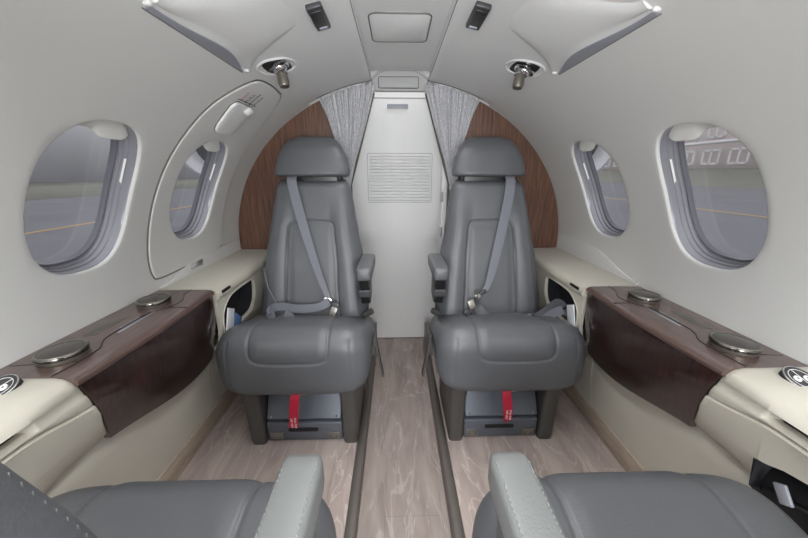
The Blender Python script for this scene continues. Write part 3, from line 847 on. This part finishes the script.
def back_mesh():
    HWt = [(.35, .212), (.42, .209), (.52, .200), (.60, .190), (.70, .172), (.77, .160), (.85, .146), (.90, .128)]
    Lz = [.345+.548*i/190 for i in range(191)]
    U = arc_poly([(-.104, .33), (-.100, .46), (-.094, .60), (-.086, .705), (-.078, .733), (-.058, .742), (0, .744), (.058, .742), (.078, .733), (.086, .705), (.094, .60), (.100, .46), (.104, .33)], 4)
    rings = []
    for z in Lz:
        u = (z-.345)/.548
        hw = interp(HWt, z); yf = .1+KB*(z-.38)
        edge = min(1, (1-u)/.055); sh = math.sqrt(max(0, 1-(1-edge)**2)) if edge < 1 else 1
        eb = min(1, u/.05); sh *= math.sqrt(max(0, 1-(1-eb)**2))*.5+.5
        sh = max(sh, .08)
        th = .055*1; yc = yf+.055
        r = []
        NF = 130
        for i in range(NF+1):          # front, left to right
            x = -1+2*i/NF; x = math.copysign(1-(1-abs(x))**1.3, x); X = x*hw
            e = (1-abs(x)**4.2)**(1/2.4) if abs(x) < 1 else 0
            y = yc-th*e*sh
            bol = .016*sstep(.40, .70, abs(x))*sstep(1.0, .8, abs(x))*sstep(.86, .70, z)
            y -= bol
            d = closest_groove(X, z, U)
            y += .0050*math.exp(-(d/.0036)**2)
            if abs(X) < .09 and z < .735: y -= .003*sstep(.09, .06, abs(X))*sstep(.735, .70, z)
            r.append(Vector((X*(.9+.1*sh), y, z)))
        NBk = 26
        for i in range(1, NBk):        # back, right to left
            x = 1-2*i/NBk; e = (1-abs(x)**3)**(1/2.5)
            r.append(Vector((x*hw*(.9+.1*sh), yc+.05*e*sh, z)))
        rings.append(r)
    bm = bmesh.new(); add_loft(bm, rings, True, True)
    return bm
def head_mesh():
    rings = []
    NZ = 40
    for j in range(NZ+1):
        u = j/NZ; z = .903+.150*u
        hw = interp([(0, .137), (.06, .143), (.14, .144), (.45, .134), (.70, .116), (.88, .094), (1.0, .062)], u)
        yf = .1+KB*(z-.38)-.012
        sh = min(1, math.sqrt(max(0, 1-(1-min(1, u/.10))**2))*.35+.65)
        ed = min(1, (1-u)/.42); sh *= max(.06, math.sqrt(max(0, 1-(1-ed)**2)))
        yc = yf+.052; r = []
        for i in range(64):
            a = 2*PI*i/64; c, s = math.cos(a), math.sin(a)
            x = hw*math.copysign(abs(c)**.55, c); y = .052*sh*math.copysign(abs(s)**.75, s)
            if s < 0: y -= .006*sstep(.95, .3, abs(x/hw))
            r.append(Vector((x, yc+y+.02*(1-sh), z)))
        rings.append(r)
    bm = bmesh.new(); add_loft(bm, rings, True, True)
    return bm
def yb(z, o=.012): return .1+KB*(z-.38)-o
CUSH = BACK = HEAD = None
def make_seat(s, label, loc, rot, belts=True, backtilt=0.0, aisle_z=0.0):
    """s: local x sign of the aisle side"""
    global CUSH, BACK, HEAD
    t = thing('passenger_seat', label, 'seat', loc, rot, 'club seats')
    far = belts
    if CUSH is None:
        c = finish('cushion', cushion_mesh(), M['leather'], t, auto=False); CUSH = c.data
        b = finish('backrest', back_mesh(), M['leather'], t, auto=True, ang=70); BACK = b.data
        h = finish('headrest', head_mesh(), M['leather'], t, auto=True, ang=70); HEAD = h.data
    else:
        c = link('cushion', CUSH, None, t); b = link('backrest', BACK, None, t); h = link('headrest', HEAD, None, t)
    c.location.x = -s*(.014 if belts else .026)
    hp_ = box('headrest_mount', (0, .295, .895), (.20, .06, .05), M['black'], t, .006)
    hinge = Vector((0, .12, .38))
    rt = Matrix.Translation(hinge) @ Matrix.Rotation(backtilt, 4, 'X') @ Matrix.Translation(-hinge)
    if backtilt:
        b.matrix_local = rt; h.matrix_local = rt; hp_.matrix_local = rt
    # base: two upright side frames (offset outboard of the cushion a little)
    ox = -s*.0
    for xs in (-1, 1):
        bm = bmesh.new()
        rings = []
        for z, w, y0, y1 in ((.0, .048, -.108, .16), (.02, .050, -.112, .165), (.12, .052, -.114, .165), (.19, .052, -.116, .165), (.20, .054, -.12, .17), (.235, .060, -.122, .17)):
            cx = xs*(.163-.002) - s*.006
            rr = rpoly(cx-w/2, cx+w/2, y0, y1, .012, 3)
            rings.append([Vector((x, y, z)) for x, y in rr])
        add_loft(bm, rings, True, True)
        finish('leg', bm, M['base'], t, ang=50)
    box('seat_pan', (-s*.006, .03, .232), (.40, .27, .02), M['black'], t, .004)
    box('back_plate', (-s*.006, .15, .12), (.28, .01, .22), M['black'], t)
    # stowage tray under the seat
    dr = box('stowage_drawer', (-s*.006, .005, .0415), (.262, .20, .074), M['drawer'], t, .003)
    prism('drawer_lid', [(-.088, .088), (-.094, .097), (-.055, .168), (.08, .185), (.08, .175), (-.045, .158)], 0, -.128-s*.006, .128-s*.006, M['drawer'], t, .002)
    for xs in (-1, 1):
        lathe('rivet', [(0, 0), (.003, 0), (.0024, .0014), (0, .0018)], frame((xs*.113-s*.006, -.0905, .103), (0, -.88, .48), (1, 0, 0)), M['chrome'], dr, 10)
        bm = bmesh.new(); add_box(bm, (xs*.100-s*.006, -.0965, .024), (.042, .004, .026), .002); add_box(bm, (xs*.100-s*.006, -.097, .038), (.046, .006, .004), .001)
        lt = finish('latch', bm, M['latchm'], dr, ang=50)
        for k in (-1, 1): lathe('rivet', [(0, 0), (.003, 0), (.0024, .0012), (0, .0014)], frame((xs*.100-s*.006+k*.011, -.0985, .022), (0, -1, 0), (1, 0, 0)), M['base'], dr, 10)
    prism('handle_slot', [(x-s*.006, z) for x, z in rpoly(-.058, .048, .043, .059, .0078)], 1, -.0965, -.08, M['black'], dr)
    # red pull tag with white writing
    tx = -.014 if s > 0 else .000
    z0 = .220; top = Vector((tx+.002, -.128, z0))
    pts = smooth_pts([(tx+.002, -.118, .232), (tx, -.1345, .210), (tx-.006*s, -.138, .17), (tx-.012*s, -.137, .12), (tx-.014*s, -.139, .100 if s > 0 else .118)], 6)
    rb = ribbon('pull_tag', pts, (1, 0, 0), .030, .0012, M['red'], t)
    zc = .120 if s > 0 else .137
    for i, body in enumerate(('PULL FOR', 'LIFE VEST')):
        xx = tx-.011*s+(.006 if i == 0 else -.006)
        mt = frame((xx, -.1395, zc), (0, -1, 0), (0, 0, -1))
        text('tag_text', body, .0095, mt, M['whitep'], rb)
    # piece of tan strap showing under the cushion
    loft('under_strap', [[Vector((x, -.118, z0+.004-.012*max(0, 1-((x+.01*s)/.055)**2)-.0)), Vector((x, -.10, z0-.002)), Vector((x, -.10, z0+.008)), Vector((x, -.118, z0+.008))] for x in yline(-.06, .05, 12)], M['tan'], t)
    # aisle armrest
    pads = M['leather_light'] if not belts else M['leather']
    z1 = .604 if not belts else .612
    yA = -.026 if not belts else .0
    ax = s*.211; ka = 1 if belts else .9
    rings = []
    for y, k in ((yA+.0, .55), (yA+.003, .82), (yA+.010, .95), (yA+.02, 1), (yA+.06, 1), (yA+.12, 1), (.20, 1), (.215, .9)):
        zc = z1-.022; rings.append([Vector((ax+x*k*ka, y, zc+(z)*k)) for x, z in rpoly(-.027, .027, -.024, .022, .010, 4)])
    ar = loft('armrest', rings, pads, t, ang=60)
    for xs in (-1, 1):
        bm = bmesh.new()
        for k in range(30): 
            y = yA+.02+.006*k; add_box(bm, (ax+xs*.0185, y, z1-.0003), (.0008, .0038, .0008))
        finish('stitching', bm, M['stitch'], ar)
    if belts:
        prism('armrest_bracket', [(.010, .572), (.15, .572), (.16, .47), (.09, .455), (.045, .470), (.03, .52)], 0, ax-.016, ax+.014, M['black'], t, .003)
        prism('recline_button', rpoly(.02, .05, .50, .53, .006), 0, ax+s*.0-.019, ax+.018, M['dark'], ar)
        ribbon('recline_lever', [(s*.242, .02, .36), (s*.250, .015, .30), (s*.268, .0, .20)], (0, 1, .3), .022, .007, M['base'], t)
        tube('pivot_bar', [(s*.20, .10, .40), (s*.228, .09, .42)], .012, M['base'], t)
    else:
        box('armrest_support', (ax, .06, .50), (.034, .12, .19), M['leather'], t, .012)
    return t

# far seats face the camera; near seats face aft
fl = make_seat(1, 'grey leather seat on the far left facing forward with its belt clipped across', (-.342, 1.0, 0), 0, True)
fr = make_seat(-1, 'grey leather seat on the far right facing forward with loose belt trailing outboard', (.342, 1.0, 0), 0, True)
nl = make_seat(-1, 'grey leather seat in the left foreground facing away, pale armrest beside the aisle', (-.342, .272, 0), PI, False, math.radians(9.2))
nr = make_seat(1, 'grey leather seat in the right foreground facing away, beside the open pocket', (.322, .270, 0), PI, False)

bm = bmesh.new()
for k in range(44):
    z = .50+.008*k; hw = interp([(.35, .212), (.42, .209), (.52, .200), (.60, .190), (.70, .172), (.77, .160), (.85, .146), (.90, .128)], z)
    add_box(bm, (-hw*.86, yb(z, 0)+.055-.0401-.0125*sstep(.86, .70, z), z), (.0009, .0008, .0032), .0003)
so = finish('stitching', bm, M['leather_light'], nl); so.matrix_local = [c for c in nl.children if c.name.startswith('backrest')][0].matrix_local
def V(x, z, o=.014): return Vector((x, yb(z, o), z))
# left far belt
def belts_left(t):
    sb = ribbon('shoulder_belt', smooth_pts([V(-.068, .905, .0), V(-.064, .885, .022), V(-.044, .80, .022), V(-.010, .68, .020), (V(.030, .56, .024)), V(.058, .492, .030), V(.068, .470, .034)], 5), (1, 0, 0), [.035-.017*sstep(.3, 1, i/30) for i in range(31)], .0016, M['belt'], t)
    n = Vector((0, -1, KB)).normalized()
    def bk(x, z, w, l, th, o, m, name, par, ang=-22):
        r = frame((x, yb(z, o), z), n, (math.cos(math.radians(ang)), 0, math.sin(math.radians(ang)))).to_3x3()
        return box(name, (x, yb(z, o), z), (w, l, th), m, par, .003, r)
    bk(.066, .468, .032, .016, .006, .036, M['chrome'], 'strap_slider', sb)
    bk(.094, .450, .030, .022, .012, .042, M['dark'], 'buckle_hook', sb)
    bk(.088, .428, .026, .036, .016, .044, M['latchm'], 'buckle', sb)
    bk(.106, .396, .018, .024, .010, .046, M['dark'], 'buckle_end', sb)
    bk(.110, .384, .020, .006, .008, .046, M['chrome'], 'buckle_ring', sb)
    lap = ribbon('lap_belt', smooth_pts([V(.070, .462, .040), V(.03, .444, .044), V(-.04, .440, .046), V(-.10, .448, .044), V(-.135, .440, .044), V(-.142, .420, .050), V(-.125, .405, .060)], 6), [Vector((0, .2, 1))]*37, .030, .0016, M['belt'], t)
    tail = ribbon('belt_tail', smooth_pts([V(-.142, .452, .046), V(-.138, .425, .056), V(-.115, .395, .070), V(-.075, .388, .074), V(-.058, .410, .064), V(-.09, .424, .050)], 6), [Vector((.1, .5, 1))]*31, .034, .0016, M['belt'], t)
    tube('belt_cord', [V(-.178, .575, .012), V(-.155, .51, .030), V(-.124, .462, .040)], .0022, M['belt'], t)
belts_left(fl)
def belts_right(t):
    sb = ribbon('shoulder_belt', smooth_pts([V(.072, .905, .0), V(.069, .885, .022), V(.060, .82, .022), V(.035, .70, .018), V(.004, .58, .022), V(-.018, .514, .026), V(-.035, .492, .030)], 5), (1, 0, 0), [.036-.018*sstep(.5, 1, i/30) for i in range(31)], .0016, M['belt'], t)
    n = Vector((0, -1, KB)).normalized()
    def bk(x, z, w, l, th, o, m, name, par, ang=30):
        r = frame((x, yb(z, o), z), n, (math.cos(math.radians(ang)), 0, math.sin(math.radians(ang)))).to_3x3()
        return box(name, (x, yb(z, o), z), (w, l, th), m, par, .003, r)
    bk(-.038, .489, .026, .014, .006, .034, M['dark'], 'strap_slider', sb)
    bk(-.058, .476, .022, .026, .008, .036, M['latchm'], 'buckle_hook', sb, 48)
    lathe('buckle_ring', [(.005, -.003), (.009, -.003), (.009, .003), (.005, .003)], frame(V(-.064, .490, .038), n, (1, 0, 0)), M['dark'], sb, 16)
    bk(-.084, .448, .026, .036, .016, .042, M['latchm'], 'buckle', sb, 20)
    bk(-.100, .418, .020, .026, .010, .044, M['dark'], 'buckle_end', sb, 30)
    bk(-.112, .398, .020, .006, .008, .046, M['chrome'], 'link', sb, 35)
    lap = ribbon('lap_belt', smooth_pts([V(-.066, .474, .036), V(-.062, .44, .052), V(-.035, .412, .068), V(.02, .400, .076), V(.09, .400, .076), V(.15, .410, .070), V(.20, .436, .060), V(.236, .452, .050), V(.262, .436, .046), V(.255, .41, .05)], 5), [Vector((0, .45, 1))]*46, .034, .0016, M['belt_dark'], t)
    ribbon('lap_belt_fold', smooth_pts([V(.01, .392, .086), V(.08, .390, .090), V(.15, .398, .084), V(.21, .424, .070), V(.252, .432, .058)], 5), [Vector((0, .6, 1))]*21, .032, .0016, M['belt'], t)
    lathe('tongue', [(0, 0), (.018, 0), (.019, .004), (.014, .008), (0, .009)], frame(V(.115, .420, .07), (0, -.6, 1), (1, 0, .2)), M['dark'], lap, 18, 1.3, .7)
    box('tongue_plate', V(.118, .425, .078), (.016, .012, .004), M['chrome'], lap, .001)
belts_right(fr)

# ------------------------------------------------------------------ outside the windows
gz = -1.0
def flat(name, x0, x1, y0, y1, z, m, th=.02):
    return box(name, ((x0+x1)/2, (y0+y1)/2, z-th/2), (x1-x0, y1-y0, th), m)
struct(flat('ground', -400, 400, -300, 400, gz, M['tarmac'], .05))
o = flat('grass_verge', -62, -26, -200, 300, gz+.03, M['grass'], .03); o['kind'] = 'stuff'; tag(o, 'dull green grass strip beyond the apron seen through the left windows', 'grass')
o = prism('grass_verge', [(43, gz), (60, gz), (60, gz+2.5), (43.2, gz+.05)], 1, -200, 300, M['grass']); o['kind'] = 'stuff'; tag(o, 'dull green grass strip beyond the apron seen through the right windows', 'grass')
tag(flat('taxi_line', -12.15, -11.95, -40, 80, gz+.012, M['yellow'], .01), 'thin yellow line on the tarmac outside the left windows', 'line')
tag(flat('taxi_line', 16.25, 16.5, -40, 80, gz+.012, M['yellow'], .01), 'thin yellow line on the tarmac outside the right windows', 'line')
tag(flat('edge_line', -13.4, -12.9, 16.4, 18.6, gz+.012, M['linew'], .01), 'short white mark on the tarmac outside the rear left window', 'line')
bld = thing('terminal_building', 'brick building, haze painted into its colour, with rows of white windows beyond the right grass', 'building', (66, 60, gz))
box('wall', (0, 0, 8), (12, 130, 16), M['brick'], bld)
box('band', (-6.05, 0, 7.3), (.15, 130, .5), M['winw'], bld)
for zz in (4.6, 9.4, 13.0):
    for i in range(22):
        yy = -55+i*5.2
        bm = bmesh.new()
        for (dy, dz, sy, sz) in ((-1.6, 0, .3, 2.6), (1.6, 0, .3, 2.6), (0, 1.2, 3.4, .3), (0, -1.2, 3.4, .3), (0, 0, .3, 2.6)): add_box(bm, (-6.08, yy+dy, zz+dz), (.2, sy, sz))
        f = finish('window', bm, M['winw'], bld, smooth=False)
        if zz == 4.6 and False: pass
hg2 = thing('fog_backdrop', 'long fog coloured backdrop added beyond the left grass', 'building', (-75, 70, gz))  # added slab standing in for fog outside the left windows
box('wall', (0, 0, 10), (14, 260, 20), M['fogwall'], hg2)
box('top_slab', (0, 0, 20.4), (15, 262, .8), M['winw'], hg2)
for side in (-1, 1):
    w = 'left' if side < 0 else 'right'
    n = thing('engine_nacelle', 'white engine nacelle lip glimpsed through the rear %s window' % w, 'engine', (side*1.28, 2.4, 1.17))
    prof = [(.24, .12), (.25, .06), (.272, .018), (.30, .0), (.325, .02), (.345, .08), (.36, .25), (.36, .7), (.33, 1.2), (.24, 1.7)]
    mt = frame((0, 0, 0), (0, 1, 0), (1, 0, 0))
    bm = bmesh.new(); rings = [[mt @ Vector((r*math.cos(2*PI*k/40), r*math.sin(2*PI*k/40), h)) for k in range(40)] for r, h in prof]
    add_loft(bm, rings, True, False); finish('cowling', bm, M['wing'], n)
    lathe('fan', [(.0, -.02), (.05, .04), (.08, .10), (.245, .12), (.245, .14), (0, .14)], mt, M['dark'], n, 32)

# ------------------------------------------------------------------ light
w = bpy.data.worlds.new('overcast'); sc.world = w; w.use_nodes = True
nt = w.node_tree; bg = nt.nodes['Background']
tcw = nd(nt, 'ShaderNodeTexCoord'); sp = nd(nt, 'ShaderNodeSeparateXYZ'); rp = nd(nt, 'ShaderNodeValToRGB')
nt.links.new(tcw.outputs['Generated'], sp.inputs[0]); nt.links.new(sp.outputs['Z'], rp.inputs[0])
rp.color_ramp.elements[0].position = 0; rp.color_ramp.elements[0].color = (.72, .72, .74, 1)
rp.color_ramp.elements[1].position = .8; rp.color_ramp.elements[1].color = (.95, .97, 1, 1)
nt.links.new(rp.outputs[0], bg.inputs[0]); bg.inputs[1].default_value = 1.45
def area(name, loc, target, sx, sy, power, col=(1, 1, 1)):
    l = bpy.data.lights.new(name, 'AREA'); l.shape = 'RECTANGLE'; l.size = sx; l.size_y = sy; l.energy = power; l.color = col
    o = bpy.data.objects.new(name, l); COL.objects.link(o); o.location = loc
    d = Vector(target)-Vector(loc); o.rotation_euler = d.to_track_quat('-Z', 'Y').to_euler(); return o
area('cockpit_daylight', (0, -.88, .95), (0, 1.5, .75), 1.1, .6, 17, (1, .985, .965))
area('ceiling_upfill', (0, -.80, .70), (0, .25, 1.35), 1.0, .3, 41, (.95, .975, 1))  # added upward fill behind the camera to brighten the ceiling
dl = area('strip_downfill', (0, .58, 1.322), (0, .58, 0), .16, 1.3, 4.6, (1, .98, .95)); dl.data.spread = math.radians(105)  # added downward fill for floor and cushions; no fitting in the strip
area('vestibule_light', (0, 1.69, 1.415), (0, 1.69, 0), .5, .08, .40, (1, .99, .97))

# ------------------------------------------------------------------ camera
F = 315.0; P = math.atan(97/F); YW = math.atan(8/F*math.cos(P))
cam = bpy.data.cameras.new('camera'); co = bpy.data.objects.new('camera', cam); COL.objects.link(co)
cam.sensor_fit = 'HORIZONTAL'; cam.sensor_width = 36; cam.lens = 36*F/808; cam.clip_start = .01; cam.clip_end = 1000
co.location = (-.02, 0, .92); co.rotation_euler = (PI/2-P, 0, -YW)
sc.camera = co
vs = sc.view_settings; vs.view_transform = 'Standard'; vs.look = 'None'; vs.gamma = 1; vs.use_curve_mapping = False; vs.exposure = -.17
sc.cycles.use_denoising = True
sc.cycles.max_bounces = 10; sc.cycles.diffuse_bounces = 6; sc.cycles.transparent_max_bounces = 12
